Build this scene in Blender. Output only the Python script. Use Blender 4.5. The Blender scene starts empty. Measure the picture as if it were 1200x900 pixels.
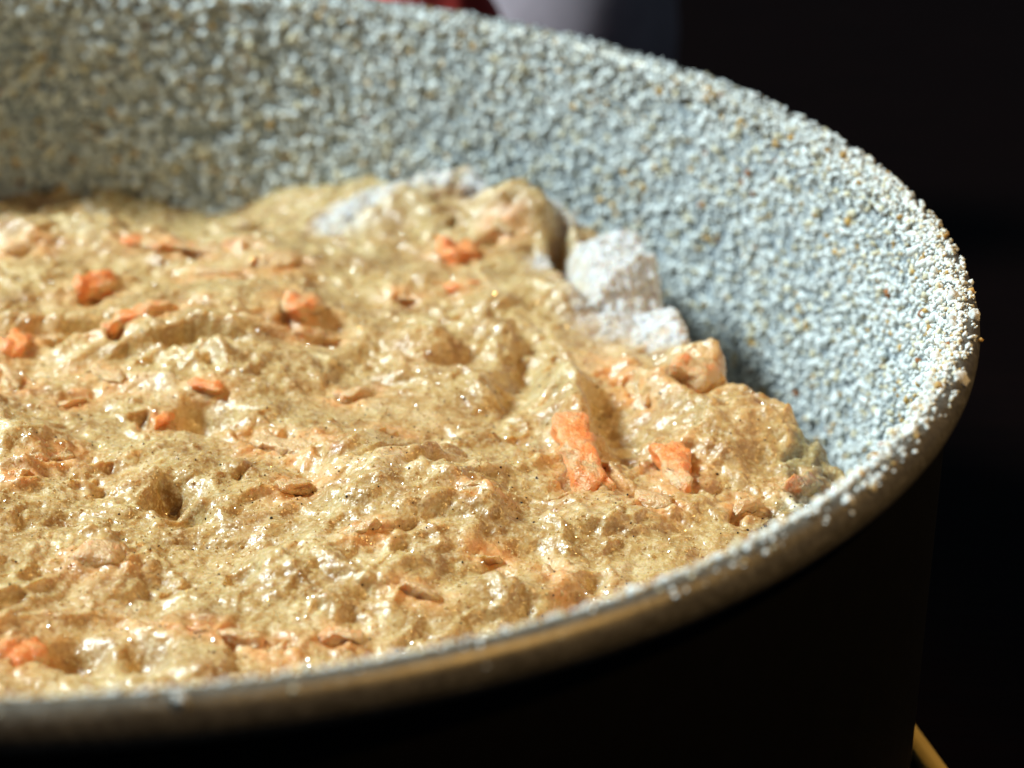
import bpy, math, random
import numpy as np
from mathutils import Vector, Matrix

random.seed(7)
rng = np.random.default_rng(7)
scene = bpy.context.scene
col = scene.collection
MM = 0.001
R = 0.115                 # rim radius of the pan, metres
HR = 0.069                # height of the rim above the table top

# ------------------------------------------------------------------ camera
D, PITCH, ROLL = 2.828456 * R, math.radians(24.02222), math.radians(2.10103)
AIM = np.array([0.51212 * R, -0.33599 * R, HR])
HFOV = math.radians(20)
cp, sp, cr, sr = math.cos(PITCH), math.sin(PITCH), math.cos(ROLL), math.sin(ROLL)
FW = np.array([0, cp, -sp])
_rt, _up = np.array([1.0, 0, 0]), np.array([0, sp, cp])
RT, UP = cr * _rt + sr * _up, -sr * _rt + cr * _up
CAM = AIM - D * FW
FPX = 600 / math.tan(HFOV / 2)      # focal length in photograph pixels (1200 wide)

cam_data = bpy.data.cameras.new('camera')
cam_data.sensor_width = 36
cam_data.lens = 18 / math.tan(HFOV / 2)
cam_data.clip_start, cam_data.clip_end = 0.01, 50
cam_data.dof.use_dof = True
cam_data.dof.focus_distance = 0.352
cam_data.dof.aperture_fstop = 19.5
cam_data.dof.aperture_blades = 0
cam = bpy.data.objects.new('camera', cam_data)
col.objects.link(cam)
M = Matrix.Identity(4)
for i in range(3):
    M[i][0], M[i][1], M[i][2], M[i][3] = RT[i], UP[i], -FW[i], CAM[i]
cam.matrix_world = M
scene.camera = cam

# ------------------------------------------------------------------ light
world = bpy.data.worlds.new('World')
scene.world = world
world.use_nodes = True
world.node_tree.nodes['Background'].inputs[0].default_value = (0.55, 0.75, 1.0, 1)
world.node_tree.nodes['Background'].inputs[1].default_value = 0.08


def area_light(name, loc, aim, size, power, colour):
    l = bpy.data.lights.new(name, 'AREA')
    l.shape = 'DISK'
    l.size, l.energy, l.color = size, power, colour
    o = bpy.data.objects.new(name, l)
    o.location = loc
    o.rotation_euler = (Vector(aim) - Vector(loc)).to_track_quat('-Z', 'Y').to_euler()
    col.objects.link(o)
    return o


# cool daylight from the left, a small warm kitchen lamp from the right in front
area_light('daylight_lamp', (-0.56, 0.085, 0.62), (0.05, 0.0, 0.04), 0.22, 15.2, (0.77, 0.93, 1.0))
kl = bpy.data.lights.new('kitchen_lamp', 'SPOT')
kl.energy, kl.color, kl.shadow_soft_size = 11.0, (1.0, 0.60, 0.19), 0.018
kl.spot_size, kl.spot_blend = math.radians(22), 0.7
klo = bpy.data.objects.new('kitchen_lamp', kl)
klo.location = (0.47, -0.19, 0.62)
klo.rotation_euler = (Vector((0.04, -0.045, 0.05)) - klo.location).to_track_quat('-Z', 'Y').to_euler()
col.objects.link(klo)

vs = scene.view_settings
vs.view_transform, vs.look, vs.exposure, vs.gamma = 'Standard', 'None', 0.0, 1.0
vs.use_curve_mapping = False
scene.cycles.use_denoising = True
scene.cycles.max_bounces = 6
scene.cycles.diffuse_bounces = 3
scene.cycles.glossy_bounces = 3
scene.cycles.adaptive_threshold = 0.02

# ------------------------------------------------------------------ helpers


def tag(o, label=None, cat=None, group=None, kind=None):
    for k, v in (('label', label), ('category', cat), ('group', group), ('kind', kind)):
        if v:
            o[k] = v
    return o


def link(name, mesh, mat=None, parent=None):
    if mat and not mesh.materials:
        mesh.materials.append(mat)
    o = bpy.data.objects.new(name, mesh)
    col.objects.link(o)
    if parent:
        o.parent = parent
    return o


def np_mesh(name, V, F, smooth=True):
    """V (n,3) floats, F (m,k) ints, k = 3 or 4"""
    me = bpy.data.meshes.new(name)
    k = F.shape[1]
    me.vertices.add(len(V))
    me.vertices.foreach_set('co', np.ascontiguousarray(V, np.float32).ravel())
    me.loops.add(F.size)
    me.loops.foreach_set('vertex_index', np.ascontiguousarray(F, np.int32).ravel())
    me.polygons.add(len(F))
    me.polygons.foreach_set('loop_start', np.arange(0, F.size, k, dtype=np.int32))
    me.update(calc_edges=True)
    me.polygons.foreach_set('use_smooth', np.full(len(F), smooth))
    me.validate()
    return me


def set_attr(me, name, arr, typ='FLOAT'):
    a = me.attributes.new(name, typ, 'POINT')
    a.data.foreach_set('value' if typ == 'FLOAT' else 'color', np.ascontiguousarray(arr, np.float32).ravel())


GR = rng.normal(size=(256, 3)).astype(np.float32)
GR /= np.linalg.norm(GR, axis=1)[:, None]


def pn(p, seed=0):
    """gradient noise, p (n,3) -> about -1..1"""
    p = np.asarray(p, np.float32)
    i0 = np.floor(p).astype(np.int32)
    f = p - i0
    u = f * f * f * (f * (f * 6 - 15) + 10)
    out = np.zeros(len(p), np.float32)
    for dx in (0, 1):
        wx = u[:, 0] if dx else 1 - u[:, 0]
        for dy in (0, 1):
            wy = wx * (u[:, 1] if dy else 1 - u[:, 1])
            for dz in (0, 1):
                w = wy * (u[:, 2] if dz else 1 - u[:, 2])
                h = (i0[:, 0] + dx) * 73856093 ^ (i0[:, 1] + dy) * 19349663 ^ (i0[:, 2] + dz) * 83492791 ^ (seed * 2654435 + 977)
                h = (h ^ (h >> 13)) * 1274126177
                h = (h ^ (h >> 16)) & 255
                g = GR[h]
                out += w * (g[:, 0] * (f[:, 0] - dx) + g[:, 1] * (f[:, 1] - dy) + g[:, 2] * (f[:, 2] - dz))
    return out * 1.6


def sstep(a, b, x):
    t = np.clip((x - a) / (b - a), 0, 1)
    return t * t * (3 - 2 * t)


def plane_point(px, py, z):
    """photograph pixel -> point at world height z"""
    v = FW + RT * (px - 600) / FPX + UP * (450 - py) / FPX
    return CAM + v * ((z - CAM[2]) / v[2])


def lathe(profile, n=256):
    """profile [(r, z)...] -> V, F"""
    pr = np.array(profile)
    m = len(pr)
    a = np.linspace(0, 2 * math.pi, n, endpoint=False)
    V = np.stack([np.outer(np.cos(a), pr[:, 0]), np.outer(np.sin(a), pr[:, 0]), np.outer(np.ones(n), pr[:, 1])], 2).reshape(-1, 3)
    i, j = np.meshgrid(np.arange(n), np.arange(m - 1), indexing='ij')
    i2 = (i + 1) % n
    F = np.stack([i * m + j, i2 * m + j, i2 * m + j + 1, i * m + j + 1], 2).reshape(-1, 4)
    return V, F


ICO_V = []
_t = (1 + 5 ** .5) / 2
for a in (-1, 1):
    for b in (-_t, _t):
        ICO_V += [(0, a, b), (a, b, 0), (b, 0, a)]
ICO_V = np.array(ICO_V, float)
ICO_V /= np.linalg.norm(ICO_V[0])
ICO_F = []
for i in range(12):
    for j in range(i + 1, 12):
        for k in range(j + 1, 12):
            d = [np.linalg.norm(ICO_V[x] - ICO_V[y]) for x, y in ((i, j), (j, k), (i, k))]
            if max(d) < 1.2:
                n = np.cross(ICO_V[j] - ICO_V[i], ICO_V[k] - ICO_V[i])
                ICO_F.append((i, j, k) if n @ ICO_V[i] > 0 else (i, k, j))
ICO_F = np.array(ICO_F)


def ico_sub(levels):
    V, F = [tuple(v) for v in ICO_V], [tuple(f) for f in ICO_F]
    for _ in range(levels):
        mid, NF = {}, []

        def m(a, b):
            k = (min(a, b), max(a, b))
            if k not in mid:
                p = (np.array(V[a]) + np.array(V[b])) / 2
                V.append(tuple(p / np.linalg.norm(p)))
                mid[k] = len(V) - 1
            return mid[k]
        for a, b, c in F:
            ab, bc, ca = m(a, b), m(b, c), m(c, a)
            NF += [(a, ab, ca), (b, bc, ab), (c, ca, bc), (ab, bc, ca)]
        F = NF
    return np.array(V), np.array(F)


def rand_rot(n):
    q = rng.normal(size=(n, 4))
    q /= np.linalg.norm(q, axis=1)[:, None]
    w, x, y, z = q.T
    return np.stack([np.stack([1 - 2 * (y * y + z * z), 2 * (x * y - z * w), 2 * (x * z + y * w)], 1),
                     np.stack([2 * (x * y + z * w), 1 - 2 * (x * x + z * z), 2 * (y * z - x * w)], 1),
                     np.stack([2 * (x * z - y * w), 2 * (y * z + x * w), 1 - 2 * (x * x + y * y)], 1)], 1)


def grains_mesh(name, P, size, squash=0.6):
    """many little crumbs joined in one mesh, P (n,3), size (n,)"""
    n = len(P)
    base = ICO_V[None] * (1 + rng.normal(0, .22, (n, 12, 1)))
    base = base * (1 + rng.uniform(-squash, squash, (n, 1, 3)) * .6)
    V = np.einsum('nij,nkj->nki', rand_rot(n), base) * size[:, None, None] + P[:, None]
    F = (ICO_F[None] + (np.arange(n) * 12)[:, None, None]).reshape(-1, 3)
    return np_mesh(name, V.reshape(-1, 3), F)


# ------------------------------------------------------------------ materials


class Nodes:
    def __init__(self, name):
        self.mat = bpy.data.materials.new(name)
        self.mat.use_nodes = True
        self.t = self.mat.node_tree
        self.b = self.t.nodes['Principled BSDF']

    def n(self, typ, **kw):
        nd = self.t.nodes.new(typ)
        for k, v in kw.items():
            if k in nd.inputs.keys():
                s = nd.inputs[k]
                if hasattr(v, 'is_linked'):
                    self.t.links.new(v, s)
                else:
                    s.default_value = v
            else:
                setattr(nd, k, v)
        return nd

    def set(self, **kw):
        for k, v in kw.items():
            s = self.b.inputs[k.replace('_', ' ')]
            if hasattr(v, 'is_linked'):
                self.t.links.new(v, s)
            else:
                s.default_value = v

    def obj(self):
        return self.n('ShaderNodeTexCoord').outputs['Object']

    def noise(self, scale, detail=3, rough=.55, vec=None):
        nd = self.n('ShaderNodeTexNoise')
        nd.inputs['Scale'].default_value = scale
        nd.inputs['Detail'].default_value = detail
        nd.inputs['Roughness'].default_value = rough
        self.t.links.new(vec or self.obj(), nd.inputs['Vector'])
        return nd.outputs['Fac']

    def ramp(self, fac, stops):
        nd = self.n('ShaderNodeValToRGB')
        e = nd.color_ramp.elements
        while len(e) < len(stops):
            e.new(.5)
        for k, (p, c) in zip(e, stops):
            k.position = p
            k.color = c if len(c) == 4 else (*c, 1)
        self.t.links.new(fac, nd.inputs[0])
        return nd.outputs[0]

    def mix(self, fac, a, b):
        nd = self.n('ShaderNodeMix', data_type='RGBA')
        for idx, v in ((0, fac), (6, a), (7, b)):
            s = nd.inputs[idx]
            if hasattr(v, 'is_linked'):
                self.t.links.new(v, s)
            else:
                s.default_value = v if idx == 0 or len(v) == 4 else (*v, 1)
        return nd.outputs[2]

    def math(self, op, a, b=0.0, c=None):
        nd = self.n('ShaderNodeMath', operation=op)
        for s, v in zip(nd.inputs, (a, b, c)):
            if v is None:
                continue
            if hasattr(v, 'is_linked'):
                self.t.links.new(v, s)
            else:
                s.default_value = v
        return nd.outputs[0]

    def attr(self, name, typ='GEOMETRY'):
        return self.n('ShaderNodeAttribute', attribute_name=name, attribute_type=typ)

    def bump(self, height, dist, strength=1.0, normal=None):
        nd = self.n('ShaderNodeBump')
        nd.inputs['Distance'].default_value = dist
        nd.inputs['Strength'].default_value = strength
        self.t.links.new(height, nd.inputs['Height'])
        if normal is not None:
            self.t.links.new(normal, nd.inputs['Normal'])
        return nd.outputs[0]


def m_batter():
    m = Nodes('carrot_cake_batter')
    base = m.ramp(m.noise(140, 5, .62), [(.30, (.28, .130, .032)), (.45, (.435, .268, .090)), (.58, (.54, .375, .150)), (.72, (.69, .565, .34))])
    fine = m.noise(1500, 3, .65)
    base = m.mix(m.math('MULTIPLY', m.ramp(fine, [(.50, (0, 0, 0)), (.66, (1, 1, 1))]), .6), base, (.74, .63, .40, 1))
    base = m.mix(m.math('MULTIPLY', m.ramp(m.noise(1900, 3, .6), [(.56, (0, 0, 0)), (.70, (1, 1, 1))]), .6), base, (.24, .115, .03, 1))
    car = m.attr('carrot').outputs['Fac']
    carf = m.math('MULTIPLY', car, m.ramp(m.noise(420, 4, .6), [(.36, (.25, .25, .25)), (.60, (1, 1, 1))]))
    base = m.mix(m.math('MULTIPLY', m.ramp(m.noise(75, 3, .6), [(.52, (0, 0, 0)), (.70, (1, 1, 1))]), .14), base, (.76, .38, .20, 1))
    base = m.mix(carf, base, (.90, .36, .12, 1))
    fl = m.attr('flour').outputs['Fac']
    flf = m.math('MULTIPLY', fl, m.ramp(m.noise(500, 4, .65), [(.34, (.35, .35, .35)), (.50, (1, 1, 1))]))
    flf = m.math('MINIMUM', m.math('MULTIPLY', flf, 1.2), 1.0)
    base = m.mix(flf, base, (.60, .585, .57, 1))
    dry = m.math('SUBTRACT', 1.0, flf)
    m.set(Base_Color=base, Roughness=m.math('MULTIPLY_ADD', flf, .4, .42), Subsurface_Weight=.45, Subsurface_Scale=.0024,
          Subsurface_Radius=(1.0, .55, .22), Coat_Weight=m.math('MULTIPLY', m.math('MAXIMUM', m.math('MULTIPLY_ADD', fl, -2.2, 1.0), 0.0), .6), Coat_Roughness=.11, Coat_IOR=1.45)
    m.b.subsurface_method = 'RANDOM_WALK'
    vo = m.n('ShaderNodeTexVoronoi', feature='F1')
    vo.inputs['Scale'].default_value = 1150
    m.t.links.new(m.obj(), vo.inputs['Vector'])
    gran = m.math('MULTIPLY', m.math('SUBTRACT', 1.0, vo.outputs['Distance']), m.ramp(m.noise(160, 3), [(.38, (.15, .15, .15)), (.58, (1, 1, 1))]))
    b0 = m.bump(gran, .00036, .45)
    b1 = m.bump(m.noise(1000, 3, .55), .0004, .42, b0)
    b2 = m.bump(m.noise(3000, 2, .5), .00016, .6, b1)
    m.set(Normal=b2, Coat_Normal=b2)
    return m.mat


def m_carrot():
    m = Nodes('carrot')
    base = m.ramp(m.noise(520, 5, .7), [(.34, (.88, .22, .04)), (.55, (.93, .34, .10)), (.72, (.94, .52, .25))])
    cover = m.attr('cover', 'OBJECT').outputs['Fac']
    th = m.math('ADD', m.noise(330, 4, .65), m.math('MULTIPLY_ADD', cover, .5, -.18))
    base = m.mix(m.math('MULTIPLY', m.ramp(th, [(.44, (0, 0, 0)), (.62, (1, 1, 1))]), .85), base, (.62, .45, .22, 1))
    m.set(Base_Color=base, Roughness=.34, Subsurface_Weight=.35, Subsurface_Scale=.002, Subsurface_Radius=(1, .4, .12),
          Coat_Weight=.6, Coat_Roughness=.12)
    b = m.bump(m.noise(2400, 3, .6), .0003, .7, m.bump(m.noise(800, 4, .65), .0008, .9))
    m.set(Normal=b, Coat_Normal=b)
    return m.mat


def m_grain():
    m = Nodes('semolina_flour')
    c = m.attr('tint').outputs['Color']
    m.set(Base_Color=c, Roughness=.85, Specular_IOR_Level=.25)
    m.set(Normal=m.bump(m.noise(5000, 2), .00008, .6))
    return m.mat


def m_flat(name, colour, rough=.85, noise=4000):
    m = Nodes(name)
    a = tuple(c * .75 for c in colour)
    m.set(Base_Color=m.ramp(m.noise(noise * .3, 3), [(.35, a), (.65, colour)]), Roughness=rough, Specular_IOR_Level=.25)
    m.set(Normal=m.bump(m.noise(noise, 2), .0001, .6))
    return m.mat


def m_film():
    m = Nodes('flour_film')
    f = m.noise(700, 5, .7)
    m.set(Base_Color=m.ramp(f, [(.34, (.20, .24, .26)), (.50, (.42, .47, .48)), (.66, (.64, .68, .67))]), Roughness=.9, Specular_IOR_Level=.2)
    m.set(Normal=m.bump(m.noise(1500, 4, .65), .0009, 1.0))
    return m.mat


def m_metal(name, colour, rough, metallic=1.0, dust=0.0):
    m = Nodes(name)
    sc = m.noise(300, 5, .7)
    base = m.ramp(sc, [(.3, tuple(c * .7 for c in colour)), (.7, colour)])
    rough_in = m.math('MULTIPLY_ADD', sc, .2, rough - .1)
    met = metallic
    if dust:
        d = m.math('MULTIPLY', m.ramp(m.noise(1300, 5, .75), [(.46, (0, 0, 0)), (.66, (1, 1, 1))]), dust)
        base = m.mix(d, base, (.62, .62, .60, 1))
        met = m.math('MULTIPLY_ADD', d, -metallic, metallic)
        rough_in = m.math('ADD', rough_in, m.math('MULTIPLY', d, .4))
    m.set(Base_Color=base, Roughness=rough_in, Metallic=met)
    m.set(Normal=m.bump(m.noise(900, 4), .0002, .3))
    return m.mat


def m_wood(name, dark, light, rough, stretch):
    m = Nodes(name)
    mp = m.n('ShaderNodeMapping')
    mp.inputs['Scale'].default_value = stretch
    m.t.links.new(m.obj(), mp.inputs[0])
    f = m.noise(40, 6, .65, mp.outputs[0])
    m.set(Base_Color=m.ramp(f, [(.3, dark), (.7, light)]), Roughness=rough, Specular_IOR_Level=.04)
    m.set(Normal=m.bump(f, .0006, .4))
    return m.mat


MAT_BATTER, MAT_CARROT, MAT_GRAIN, MAT_FILM = m_batter(), m_carrot(), m_grain(), m_film()
MAT_RIM = m_metal('rim_metal', (.17, .152, .115), .42, .6, .22)
MAT_OUT = m_metal('black_nonstick', (.0012, .0011, .0011), .7, 0.0)
MAT_OUT.node_tree.nodes['Principled BSDF'].inputs['Specular IOR Level'].default_value = .12
MAT_CLUMP = m_flat('flour_clump', (.80, .79, .73))
MAT_TOAST = m_flat('toasted_crumb', (.62, .38, .13))
MAT_RUST = m_flat('brown_crumb', (.42, .16, .05))
MAT_SPECK = m_flat('spice', (.035, .022, .014), .7)
_sg = Nodes('amber_glint')  # shiny amber for the grains added as lamp glints
_sg.set(Base_Color=_sg.ramp(_sg.noise(900, 2), [(.35, (.50, .30, .09)), (.65, (.72, .55, .26))]), Roughness=.13, IOR=1.8, Specular_IOR_Level=1.0)
MAT_GLINT = _sg.mat
MAT_TABLE = m_wood('dark_table_wood', (.0016, .0005, .0003), (.0036, .0011, .0007), .6, (1, 8, 8))
MAT_STICK = m_wood('yellow_wood', (.55, .40, .12), (.72, .56, .22), .5, (2, 12, 12))
MAT_DISH = m_flat('grey_glaze', (.36, .30, .32), .6, 300)
MAT_CLOTH = m_flat('red_cloth', (.62, .06, .045), .9, 900)

# ------------------------------------------------------------------ table
tw, td, tt = 0.9, 0.8, 0.03
V = np.array([(x, y, z) for z in (-tt, 0) for x, y in ((-tw, -td + .2), (tw, -td + .2), (tw, td), (-tw, td))])
table = link('table_top', np_mesh('table_top', V, np.array([(4, 5, 6, 7), (3, 2, 1, 0), (0, 1, 5, 4), (1, 2, 6, 5), (2, 3, 7, 6), (3, 0, 4, 7)]), False), MAT_TABLE)
tag(table, kind='structure')

# ------------------------------------------------------------------ pan
RI, RO = 0.1115, 0.1127
pan = bpy.data.objects.new('cake_pan', None)
col.objects.link(pan)
tag(pan, 'round black cake pan with floured inner wall and rolled metal rim, full of batter', 'cake pan')
V, F = lathe([(RI, HR - .004), (RI, .004), (RI - .003, .0022), (.0005, .0022)])
link('inner_wall', np_mesh('inner_wall', V, F), MAT_FILM, pan)
V, F = lathe([(.0005, .0004), (RO - .002, .0004), (RO, .0024), (RO, HR - .004)])
link('outer_wall', np_mesh('outer_wall', V, F), MAT_OUT, pan)
BC, BW, BH = 0.1136, .0021, .0026
prof = [(BC + BW * math.cos(t), HR - .0023 + BH * math.sin(t)) for t in np.linspace(0, 2 * math.pi, 25)]
V, F = lathe(prof, 384)
rim = link('rim', np_mesh('rim', V, F), MAT_RIM, pan)

# flour on the wall
AZ0, AZ1 = math.radians(-50), math.radians(135)


def flour_density(az, z):
    """thinner patches where the wall shows (real bare spots)"""
    p = np.stack([np.cos(az) * 14, np.sin(az) * 14, z / .009], 1)
    d = .80 + .55 * pn(p, 3) + .25 * pn(p * 3.1, 4)
    # a scraped streak on the far wall
    d -= .75 * np.exp(-(((az - math.radians(85)) / .09) ** 2 + ((z - (HR - .0235) - (az - math.radians(85)) * -.02) / .0016) ** 2))
    return d


def scatter(n, az0, az1, z0, z1, smin, smax):
    az = rng.uniform(az0, az1, n)
    z = rng.uniform(z0, z1, n)
    keep = rng.uniform(0, 1, n) < flour_density(az, z)
    az, z = az[keep], z[keep]
    s = smin + (smax - smin) * rng.beta(1.25, 3.9, len(az))
    s = s * (1 + .35 * sstep(65, 95, np.degrees(az)) * (az < AZ1))
    r = RI - s * rng.uniform(.3, 1.25, len(az))
    return np.stack([r * np.cos(az), r * np.sin(az), z], 1), s


parts = [scatter(62000, AZ0, AZ1, HR - .054, HR - .0005, .00015, .00078),
         scatter(9000, AZ1, AZ0 + 2 * math.pi, HR - .050, HR - .0005, .00024, .00056)]
# over the top of the rolled rim
n = 11000
az = rng.uniform(0, 2 * math.pi, n)
th = np.radians(np.where(rng.uniform(0, 1, n) < .99, rng.uniform(100, 200, n) + 10 * pn(np.stack([np.cos(az) * 30, np.sin(az) * 30, 0 * az], 1), 6), rng.uniform(20, 110, n)))
kr = (rng.uniform(0, 1, n) < .75 + .45 * pn(np.stack([np.cos(az) * 9, np.sin(az) * 9, th], 1), 5))
az, th = az[kr], th[kr]
s = .00014 + .00032 * rng.beta(1.3, 3.2, len(az))
rr = BC + (BW + s * .4) * np.cos(th)
parts.append((np.stack([rr * np.cos(az), rr * np.sin(az), HR - .0023 + (BH + s * .4) * np.sin(th)], 1), s))
n = 2800
az = np.radians(rng.normal(8, 26, n))
th = np.radians(rng.uniform(45, 150, n) ** 1.0)
s = .00012 + .00042 * rng.beta(1.2, 3.6, n)
k = rng.uniform(0, 1, n) < .45 + .9 * pn(np.stack([np.cos(az) * 40, np.sin(az) * 40, th * 2], 1), 7) + .4 * (th > 1.4)
az, th, s = az[k], th[k], s[k]
rr = BC + (BW + s * .4) * np.cos(th)
parts.append((np.stack([rr * np.cos(az), rr * np.sin(az), HR - .0023 + (BH + s * .4) * np.sin(th)], 1), s))
P = np.concatenate([p[0] for p in parts])
S = np.concatenate([p[1] for p in parts])
me = grains_mesh('flour_coating', P, S)
tint = np.tile(np.array([.82, .85, .81]), (len(P), 1)) * rng.uniform(.78, 1.05, (len(P), 1))
k = rng.uniform(0, 1, len(P))
tint[k < .17] = np.array([.74, .66, .45]) * rng.uniform(.8, 1.05, ((k < .17).sum(), 1))
tint[k < .036] = np.array([.64, .40, .13]) * rng.uniform(.7, 1.1, ((k < .036).sum(), 1))
tint[k < .003] = np.array([.38, .15, .05])
tint = np.repeat(np.clip(np.concatenate([tint, np.ones((len(P), 1))], 1), 0, 1), 12, axis=0)
set_attr(me, 'tint', tint, 'FLOAT_COLOR')
fc = link('flour_coating', me, MAT_GRAIN, pan)
tag(fc, kind='stuff')

# the larger clumps, one by one
CV, CF = ico_sub(2)
clump_meshes = {}
for mi, (mname, mat) in enumerate((('flour_clump', MAT_CLUMP), ('toasted_crumb', MAT_TOAST), ('brown_crumb', MAT_RUST))):
    clump_meshes[mname] = []
    for v in range(5):
        d = 1 + .30 * pn(CV * 1.3 + 11.3 * v + 5.1 * mi, 9) + .22 * pn(CV * 2.9 + 3.1 * v, 10)
        me = np_mesh(mname, CV * d[:, None] * (1, 1, .8), CF)
        me.materials.append(mat)
        clump_meshes[mname].append(me)


def clump(name, p, s):
    o = bpy.data.objects.new(name, random.choice(clump_meshes[name]))
    o.location = p
    o.rotation_euler = [random.uniform(0, 6.28) for _ in range(3)]
    o.scale = [s * random.uniform(.75, 1.25) for _ in range(3)]
    o.parent = pan
    col.objects.link(o)


for i in range(150):
    a = random.uniform(math.radians(-35), math.radians(120))
    z = HR - random.uniform(.001, .036)
    s = random.uniform(.00038, .00066)
    u = random.random()
    clump('flour_clump' if u < .62 else ('toasted_crumb' if u < .93 else 'brown_crumb'),
          ((RI - s * .5) * math.cos(a), (RI - s * .5) * math.sin(a), z), s)
for i in range(120):
    a = random.uniform(math.radians(-125), math.radians(85))
    t = math.radians(180 - abs(random.gauss(35, 28)))
    s = random.uniform(.00030, .00085) if a > -.6 else random.uniform(.0003, .0006)
    r = BC + (BW + s * .3) * math.cos(t)
    clump('flour_clump' if random.random() < .86 else 'toasted_crumb', (r * math.cos(a), r * math.sin(a), HR - .0023 + (BH + s * .3) * math.sin(t)), s)
for px, py, s, zz in ((1005, 575, .0006, -.002), (960, 603, .0005, -.0025), (1130, 455, .0008, -.001), (1150, 382, .0009, -.001), (208, 812, .0006, -.0005)):
    p = plane_point(px, py, HR + zz)
    k = (BC + BW * .55) / math.hypot(p[0], p[1])
    clump('flour_clump', (p[0] * k, p[1] * k, HR + .0002), s)

# ------------------------------------------------------------------ batter
xs = np.concatenate([np.arange(-111, -26, .9), np.arange(-26, 111.2, .27)])
ys = np.concatenate([np.arange(-111, -84, .9), np.arange(-84, 111.2, .27)])
X, Y = np.meshgrid(xs, ys, indexing='ij')
nx, ny = X.shape
x, y = X.ravel().astype(np.float32), Y.ravel().astype(np.float32)
r = np.hypot(x, y)
az = np.degrees(np.arctan2(y, x))
o = np.zeros_like(x)
P2 = np.stack([x, y, o], 1)
ZB = HR / MM - 27.0


def tab(t, a):
    k = np.array(sorted(t))
    return np.interp(a % 360, np.concatenate([k, [k[0] + 360]]), np.array([t[i] for i in sorted(t)] + [t[k[0]]]))


# height at the wall (mm below the rim) and radius where the heap ends, by azimuth
edge_h = tab({0: -29, 15: -29, 30: -28, 45: -27, 62: -27, 72: -31, 85: -37, 120: -38, 180: -34, 270: -31, 330: -30, 105: -36, 135: -36}, az)
edge_r = tab({0: 103, 8: 93, 20: 88, 30: 94, 42: 102, 55: 106, 66: 110, 76: 116, 90: 122, 150: 122, 250: 122, 310: 120, 335: 118, 345: 112, 353: 107}, az)
edge_r = edge_r + 4.0 * pn(P2 / 13, 21) + 1.6 * pn(P2 / 5, 22)
top = -26.5 + (edge_h + 26.5) * sstep(45, 110, r)

# wandering coordinates so that the folds swirl
W = np.stack([pn(P2 / 24, 31), pn(P2 / 24, 32), o], 1) * 7 + np.stack([pn(P2 / 8, 33), pn(P2 / 8, 34), o], 1) * 1.8
Q = P2 + W
rough_zone = sstep(-.35, .45, pn(P2 / 26, 40))


def lumps(p, seed):
    """rounded lumps: one hemisphere-like bump in most cells of a jittered grid"""
    c0 = np.floor(p[:, :2]).astype(np.int32)
    best = np.zeros(len(p), np.float32)
    for dx in (-1, 0, 1):
        for dy in (-1, 0, 1):
            cx, cy = c0[:, 0] + dx, c0[:, 1] + dy
            hh = cx * 73856093 ^ cy * 19349663 ^ (seed * 83492791 + 1013)
            hh = (hh ^ (hh >> 13)) * 1274126177
            hh = hh ^ (hh >> 16)
            jx, jy, rad = (hh & 255) / 255., ((hh >> 8) & 255) / 255., .38 + .5 * ((hh >> 16) & 255) / 255.
            d2 = ((p[:, 0] - cx - jx) ** 2 + (p[:, 1] - cy - jy) ** 2) / rad ** 2
            best = np.maximum(best, np.clip(1 - d2, 0, 1) ** 1.25 * rad)
    return best


h = 2.0 * pn(P2 / 30, 41)
h += 2.3 * pn(Q * (1, .8, 1) / 15, 42)
h += 0.9 * pn(Q / 8, 43)
# spoon strokes: long soft folds that follow a turning direction
for q_, ang in enumerate((.15, .8, -.6)):
    su, sv = Q[:, 0] * math.cos(ang) + Q[:, 1] * math.sin(ang), -Q[:, 0] * math.sin(ang) + Q[:, 1] * math.cos(ang)
    mask = sstep(-.1, .35, pn(P2 / 30 + 9 * q_, 49))
    h += mask * 1.45 * (1 - np.abs(pn(np.stack([su / 24, sv / 8, o + q_], 1), 47))) ** 3
    h += mask * .6 * (1 - np.abs(pn(np.stack([su / 12, sv / 3.4, o + q_], 1), 48))) ** 3
h += 0.9 * (1 - np.abs(pn(Q * (1, .6, 1) / 17 + 3, 45))) ** 4
h += 0.85 * (lumps(Q / 7.5, 1) - .4)
h += 0.42 * (lumps(Q / 3.9 + 5, 2) - .4) * (.6 + .6 * rough_zone)
h += .30 * (lumps(Q / 1.9 + 9, 3) - .4) * (.35 + .9 * rough_zone)
h += .20 * (lumps(Q / 1.05 + 2, 4) - .4) * (.4 + .8 * rough_zone)
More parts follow.
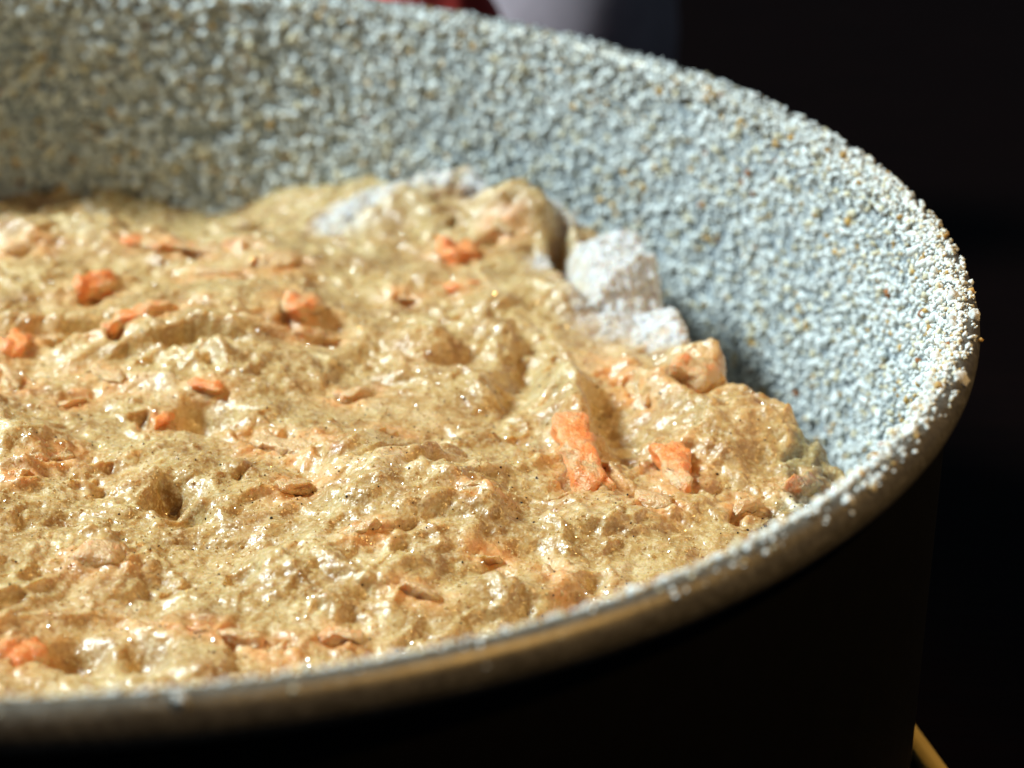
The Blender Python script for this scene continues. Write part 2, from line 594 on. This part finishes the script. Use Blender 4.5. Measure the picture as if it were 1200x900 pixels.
# shreds of carrot buried under the batter make strands and knobs; small holes are torn between them
hs = h.reshape(nx, ny)
for i in range(560):
    cx, cy = rng.uniform(-30, 108), rng.uniform(-84, 108)
    if math.hypot(cx, cy) > 108:
        continue
    hole = i % 8 == 0
    L_, w_ = (rng.uniform(.5, 3.5), rng.uniform(.9, 1.9)) if hole else (rng.uniform(3, 13), rng.uniform(.9, 2.0))
    am = -rng.uniform(1.0, 2.8) if hole else rng.uniform(.2, .85)
    t_ = rng.uniform(0, math.pi)
    m_ = L_ / 2 + w_ + 2
    i0, i1 = np.searchsorted(xs, (cx - m_, cx + m_))
    j0, j1 = np.searchsorted(ys, (cy - m_, cy + m_))
    if i1 - i0 < 2 or j1 - j0 < 2:
        continue
    sx_, sy_ = X[i0:i1, j0:j1] - cx, Y[i0:i1, j0:j1] - cy
    wob = .5 * np.sin(sx_ * .9 + i) + .5 * np.sin(sy_ * 1.1 + 2 * i)
    u_ = sx_ * math.cos(t_) + sy_ * math.sin(t_)
    v_ = -sx_ * math.sin(t_) + sy_ * math.cos(t_) + wob + .05 * u_ * u_ * math.sin(i)
    d2 = (np.maximum(np.abs(u_) - L_ / 2, 0) ** 2 + v_ * v_) / w_ ** 2
    hs[i0:i1, j0:j1] += am * np.clip(1 - d2, 0, 1) ** 1.2
h = hs.ravel() * .80


def blob(px, py, sx, sy, amp, ang=0, sharp=1.0):
    c = plane_point(px, py, ZB * MM) / MM
    ca, sa = math.cos(math.radians(ang)), math.sin(math.radians(ang))
    dx, dy = P2[:, 0] - c[0] + W[:, 0] * .22, P2[:, 1] - c[1] + W[:, 1] * .22
    u, v = (dx * ca + dy * sa) / sx, (-dx * sa + dy * ca) / sy
    return amp * np.exp(-(u * u + v * v) ** sharp)


for b in ((905, 500, 7.5, 9, 5.0, 0, 1.6), (838, 520, 5.5, 7, 3.5, 0, 1.6), (808, 445, 5, 6, 4.0, 0, 1.4), (665, 490, 2.6, 13, 4.2, 4, 1.3),
          (768, 470, 2.2, 12, 3.0, 28, 1.3), (725, 510, 4, 8, -3.4, 15, 1), (500, 590, 9, 10, 3.6, 10, 1.6), (300, 372, 9, 8, 2.8, 0, 1.4),
          (245, 492, 3.8, 4, -4.6, -10, 1.6), (205, 590, 2.8, 3.2, -5.0, 30, 1.5), (225, 612, 2.0, 2.0, -4.0, 30, 1.5), (129, 412, 1.0, 1.8, -3.5, 0, 2),
          (235, 420, 5, 1.6, -3.6, 8, 1.5), (235, 405, 6, 3, 1.8, 8, 1), (545, 425, 4, 5, -3.6, -20, 1.6), (500, 405, 5, 4, 1.5, 0, 1), (608, 440, 3.2, 13, -4.2, -8, 1.2),
          (620, 268, 8, 9, 5.2, 0, 1.8), (430, 245, 9, 7, 3.8, 0, 1.6), (500, 232, 6, 6, 2.6, 20, 1.2), (560, 228, 4, 6, 3.8, 0, 1.4),
          (735, 335, 7, 11, 5.0, -15, 1.9), (800, 385, 5.5, 6, 2.8, 0, 1.6), (663, 315, 1.7, 12, -9, 12, 1.4), (150, 268, 15, 10, 2.6, 0, 1.4),
          (20, 275, 8, 7, 2.5, 0, 1.4), (95, 765, 3, 3, -4.5, 0, 1.4), (170, 770, 2.6, 3, -3.5, 0, 1.4), (640, 690, 12, 3, 2.0, 25, 1.2), (60, 385, 10, 1.6, 1.6, 6, 1.2), (60, 397, 10, 1.6, -1.6, 6, 1.2)):
    h += blob(*b)
fade = 1 - sstep(0, 1, (r - edge_r - 1) / 7)
H = top + h
drop = sstep(-2.5, 5.0, r - edge_r)
H = H * (1 - drop) + (-53 + 2 * pn(P2 / 6, 50)) * drop
H = np.maximum(H, -60)
Z = H + HR / MM

# surface normals, then finer lumps pushed along them (gives overhangs)
Zg = Z.reshape(nx, ny)
gx = np.gradient(Zg, xs, axis=0).ravel()
gy = np.gradient(Zg, ys, axis=1).ravel()
N = np.stack([-gx, -gy, np.ones_like(gx)], 1)
N /= np.linalg.norm(N, axis=1)[:, None]
P3 = np.stack([x, y, Z], 1)
P3W = P3 + np.stack([pn(P3 / 5, 60), pn(P3 / 5, 61), pn(P3 / 5, 62)], 1) * 1.2

# where flour crusts the edge of the heap
flour = np.zeros(len(x), np.float32)
for px, py, s, a in ((740, 335, 8.5, 1.25), (700, 300, 5, 1.1), (790, 372, 6, 1.0), (560, 226, 3.6, .9), (635, 232, 4.5, .95), (440, 228, 3.5, .7), (505, 222, 3, .7), (640, 300, 3, .6), (965, 575, 3, .5), (395, 240, 4, .7), (470, 222, 3.5, .8), (600, 224, 4, .85), (660, 260, 3, .7)):
    c = plane_point(px, py, (ZB + 2) * MM) / MM
    flour = np.maximum(flour, a * np.exp(-(((x - c[0]) / s) ** 2 + ((y - c[1]) / (s * 1.4)) ** 2) ** 1.5))
flour = np.clip(flour * (1 + .6 * pn(P3 / 3, 70)), 0, 1)
flour = np.maximum(flour, .55 * sstep(1.0, 5, r - edge_r) * sstep(-8, 8, az) * (1 - sstep(70, 95, az)))

fine = .45 * pn(P3W / 2.6, 63) + .20 * pn(P3W / 1.2, 65) * (.4 + .9 * rough_zone) + .10 * pn(P3 / .7, 66) * (.5 + rough_zone)
fine += flour * (.5 * pn(P3 / 1.6, 67) + .38 * pn(P3 / .75, 68))
lim = np.clip((111.3 - r) / 2, 0, 1)
P3 = P3 + N * (fine * lim)[:, None] * 1.0
# peaks lean over a little, as folded batter does
lean = np.clip(h, -3, 4) * .28 * lim * fade
P3[:, 0] += lean * .6
P3[:, 1] -= lean * .8
V = P3 * MM
rv = np.hypot(V[:, 0], V[:, 1])
over = np.maximum(rv / (RI - .0002), 1)
V[:, 0] /= over
V[:, 1] /= over

inside = r <= 111.15
idx = np.arange(nx * ny).reshape(nx, ny)
F = np.stack([idx[:-1, :-1], idx[1:, :-1], idx[1:, 1:], idx[:-1, 1:]], 2).reshape(-1, 4)
F = F[inside[F].all(1)]
used = np.unique(F)
remap = np.full(nx * ny, -1)
remap[used] = np.arange(len(used))
F = remap[F]
V, flour, rz = V[used], flour[used], rough_zone[used]

# photograph pixel of each batter vertex, to find the spot a pixel shows on the surface
vv = V - CAM
dep = vv @ FW
PX, PY = 600 + FPX * (vv @ RT) / dep, 450 - FPX * (vv @ UP) / dep


def on_batter(px, py):
    d2 = (PX - px) ** 2 + (PY - py) ** 2
    c = np.nonzero(d2 < 4.0 ** 2)[0]
    if len(c) == 0:
        return V[d2.argmin()].copy()
    c = c[dep[c] < dep[c].min() + .004]
    return V[c[d2[c].argmin()]].copy()


# carrot pieces: ends in the photograph, width (px), batter cover 0..1, how far it stands proud 0..1
CARROTS = [(522, 305, 556, 292, 34, .05, .7), (520, 338, 560, 334, 16, .15, .6), (338, 365, 376, 358, 32, .5, .75), (88, 338, 132, 332, 24, .3, .6),
           (122, 381, 212, 362, 13, .45, .6), (4, 412, 36, 402, 26, .25, .6), (8, 432, 18, 462, 18, .75, .4), (140, 284, 168, 282, 13, .15, .7),
           (170, 287, 262, 292, 15, .65, .5), (226, 452, 260, 455, 13, .2, .5), (180, 497, 206, 494, 11, .3, .5), (395, 468, 432, 460, 18, .75, .5),
           (300, 520, 372, 528, 30, .85, .35), (325, 572, 368, 566, 22, .8, .35), (664, 498, 690, 572, 34, .30, .9), (692, 562, 716, 572, 18, .3, .4), (786, 530, 802, 574, 32, .3, .7),
           (782, 424, 832, 452, 34, .6, .8), (704, 418, 760, 476, 16, .8, .4), (748, 584, 786, 594, 26, .75, .5), (922, 573, 962, 568, 18, .55, .6),
           (88, 648, 142, 656, 28, .75, .4), (2, 772, 52, 764, 40, .3, .5), (172, 730, 306, 754, 15, .55, .5), (378, 746, 426, 750, 18, .65, .4),
           (345, 392, 392, 400, 15, .75, .5), (312, 312, 348, 306, 22, .85, .5), (8, 292, 52, 288, 16, .75, .4), (225, 322, 285, 318, 14, .85, .3),
           (100, 434, 140, 446, 14, .75, .35), (42, 536, 84, 534, 18, .65, .3), (310, 766, 345, 758, 18, .75, .4), (576, 262, 606, 268, 18, .9, .3), (436, 500, 470, 510, 10, .9, .3),
           (640, 668, 662, 690, 10, .8, .3), (860, 596, 886, 590, 10, .8, .4), (10, 560, 34, 548, 12, .7, .3), (556, 648, 590, 655, 10, .9, .3), (262, 288, 300, 284, 12, .7, .5), (462, 352, 492, 346, 10, .8, .4), (548, 566, 584, 572, 12, .85, .4),
           (412, 622, 446, 616, 12, .8, .4), (70, 476, 104, 470, 12, .75, .45), (470, 690, 510, 698, 14, .7, .45)]
batter = link('carrot_cake_batter', np_mesh('carrot_cake_batter', V, F), MAT_BATTER)
tag(batter, 'lumpy tan carrot cake batter heaped inside the floured pan', 'batter')
nrm = np.empty(len(V) * 3, np.float32)
batter.data.vertices.foreach_get('normal', nrm)
nrm = nrm.reshape(-1, 3)
carrot_attr = np.zeros(len(V), np.float32)


def carrot_mesh(L, Wd, T, seed):
    nl = max(5, int(L / .0009))
    nw = 6
    ring = []
    for k in range(nw * 4):
        side, f = divmod(k, nw)
        f = f / nw * 2 - 1
        ring.append([(-1, f), (f, 1), (1, -f), (-f, -1)][side])
    ring = np.array(ring, float)
    ring *= (1 / np.maximum(1, np.hypot(ring[:, 0], ring[:, 1]) / 1.28))[:, None]
    m = len(ring)
    V = []
    for i in range(nl + 1):
        t = i / nl * 2 - 1
        end = (1 - abs(t) ** 14) ** .5 * .4 + .6 if abs(t) < 1 else .5
        taper = 1 - .16 * t * (1 if seed % 2 else -1)
        V += [(t * L / 2, a * Wd / 2 * end * taper, b * T / 2 * end) for a, b in ring]
    V = np.array(V + [(-L / 2 * 1.02, 0, 0), (L / 2 * 1.02, 0, 0)])
    bend = (seed * 37 % 11 / 5 - 1) * .10
    V[:, 1] += bend * (V[:, 0] / (L / 2)) ** 2 * L * .5
    o3 = np.array([seed * 3.7, seed * 1.3, 0])
    for sc, am, sd in ((.0042, .0009, 80), (.0017, .00055, 83), (.0009, .00038, 86)):
        V += np.stack([pn(V / sc + o3, sd + q) for q in range(3)], 1) * am
    F = []
    for i in range(nl):
        for k in range(m):
            a, b = i * m + k, i * m + (k + 1) % m
            F += [(a, b, b + m), (a, b + m, a + m)]
    c0, c1 = len(V) - 2, len(V) - 1
    for k in range(m):
        F += [(c0, (k + 1) % m, k), (c1, nl * m + k, nl * m + (k + 1) % m)]
    F = np.array(F)[:, ::-1]
    return np_mesh('carrot_piece', V, F)


for i, (x0, y0, x1, y1, w, cover, proud) in enumerate(CARROTS):
    A, B = on_batter(x0, y0), on_batter(x1, y1)
    mid = on_batter((x0 + x1) / 2, (y0 + y1) / 2)
    c = (A + B + mid) / 3
    ax = B - A
    L = max(np.linalg.norm(ax), .0025)
    L = min(L, .0165)
    scale_mm = np.linalg.norm(c - CAM) / FPX
    Wd = w * scale_mm * 1.05
    near = np.nonzero(((V - c) ** 2).sum(1) < .003 ** 2)[0]
    n = nrm[near].mean(0) if len(near) else np.array([0, 0, 1.0])
    ax = ax / np.linalg.norm(ax)
    if abs(ax @ n) > .75:
        n = np.array([0, -.3, 1.0])
    n = n - ax * (n @ ax)
    n /= np.linalg.norm(n)
    bi = np.cross(n, ax)
    T = max(Wd * .8, .0018)
    o = link('carrot_piece', carrot_mesh(L * 1.08, Wd, T, i + 1), MAT_CARROT, batter)
    o['cover'] = float(cover)
    pos = c + n * T * (proud - .62) * .75
    m4 = Matrix.Identity(4)
    for q in range(3):
        m4[q][0], m4[q][1], m4[q][2], m4[q][3] = ax[q], bi[q], n[q], pos[q]
    o.matrix_world = m4
    # thin batter over the piece lets the orange through around it
    d = V - c
    u = np.abs(d @ ax) / (L * .66 + .0014)
    v_ = np.hypot(d @ bi, d @ n * .6) / (Wd * .8 + .0016)
    carrot_attr = np.maximum(carrot_attr, (.36 + .30 * cover) * np.exp(-(u ** 2 + v_ ** 2) ** 1.4))
set_attr(batter.data, 'carrot', carrot_attr * (1 - flour))
set_attr(batter.data, 'flour', flour)

# spice specks
vis = np.nonzero((PX > -150) & (PX < 1250) & (PY > 150) & (PY < 1000) & (flour < .3))[0]
pick = rng.choice(vis, 900, replace=False)
me = grains_mesh('spice_specks', V[pick] + nrm[pick] * .00003, .00009 + .00012 * rng.beta(1.2, 3, 900))
tag(link('spice_specks', me, MAT_SPECK, batter), kind='stuff')
# glossy amber grains added to give the batter its golden glints
pick = rng.choice(np.nonzero((PX > -150) & (PX < 1250) & (PY > 150) & (PY < 1000) & (flour < .3))[0], 10000, replace=False)
me = grains_mesh('glint_grains', V[pick] + nrm[pick] * .00003, .00009 + .00016 * rng.beta(1.2, 3, 10000))
me.polygons.foreach_set('use_smooth', np.zeros(len(me.polygons), bool))
tag(link('glint_grains', me, MAT_GLINT, batter), kind='stuff')
# loose flour and crumbs fallen on the edge of the batter
vis = np.nonzero(flour > .35)[0]
pick = rng.choice(vis, min(3000, len(vis)), replace=False)
s = .00012 + .0003 * rng.beta(1.3, 3.4, len(pick))
me = grains_mesh('fallen_flour', V[pick] + nrm[pick] * s[:, None] * .3, s)
set_attr(me, 'tint', np.repeat(np.concatenate([np.array([[.74, .73, .70]]) * rng.uniform(.7, 1.05, (len(pick), 1)), np.ones((len(pick), 1))], 1), 12, axis=0), 'FLOAT_COLOR')
tag(link('fallen_flour', me, MAT_GRAIN, batter), kind='stuff')

# ------------------------------------------------------------------ things behind and beside the pan
dc = (.0685, .186)
prof = [(.0005, .0), (.016, .0), (.0175, .002), (.0215, .014), (.0245, .030), (.0250, .042), (.0232, .055), (.0185, .066), (.0135, .072), (.0135, .078), (.0150, .080), (.0125, .0805), (.0112, .078), (.0112, .071), (.0160, .064), (.0205, .054), (.0225, .042), (.0220, .030), (.0190, .015), (.0005, .004)]
V_, F_ = lathe(prof, 96)
V_ = V_ * (.76, .76, 1)
dish = bpy.data.objects.new('small_pot', None)
dish.location = (dc[0], dc[1], 0.0005)
col.objects.link(dish)
tag(dish, 'small blurred round-shouldered grey pot standing on the dark table behind the pan', 'pot')
link('pot_body', np_mesh('pot_body', V_, F_), MAT_DISH, dish)

g = 40
gx_, gy_ = np.meshgrid(np.linspace(-1, 1, g), np.linspace(-1, 1, g), indexing='ij')
q = np.stack([gx_.ravel(), gy_.ravel(), 0 * gx_.ravel()], 1)
rad = np.hypot(q[:, 0], q[:, 1])
zz = .006 + .063 * np.exp(-rad ** 2 * .7) + .005 * pn(q * 2.2, 90) + .002 * pn(q * 5, 91)
Vc = np.stack([q[:, 0] * .025, q[:, 1] * .017, zz], 1)
ii = np.arange(g * g).reshape(g, g)
Fc = np.stack([ii[:-1, :-1], ii[1:, :-1], ii[1:, 1:], ii[:-1, 1:]], 2).reshape(-1, 4)
cloth = link('red_cloth', np_mesh('red_cloth', Vc, Fc), MAT_CLOTH)
cc = (.041, .143)
cloth.location = (cc[0], cc[1], 0)
cloth.rotation_euler = (0, 0, .12)
md = cloth.modifiers.new('thickness', 'SOLIDIFY')
md.thickness = .0015
tag(cloth, 'crumpled red cloth lying on the table beside the grey pot', 'cloth')

# yellow wooden stick lying on the table beside the pan
p0, p1 = plane_point(1040, 826, .0018), plane_point(1180, 1022, .0018)
d = p1 - p0
L = np.linalg.norm(d)
prof = [(-L / 2, .0004), (-L / 2 + .0005, .0015)] + [(t * L, 0.0016 + .0003 * t) for t in np.linspace(-.45, .45, 9)] + [(L / 2 - .0006, .00175), (L / 2, .0005)]
V_, F_ = lathe([(rr_, zz_) for zz_, rr_ in prof], 20)
stick = link('wooden_stick', np_mesh('wooden_stick', V_[:, [2, 0, 1]], F_), MAT_STICK)
stick.location = (p0 + p1) / 2
stick.rotation_euler = (0, 0, math.atan2(d[1], d[0]))
tag(stick, 'thin pale yellow wooden stick on the dark table beside the pan', 'stick')
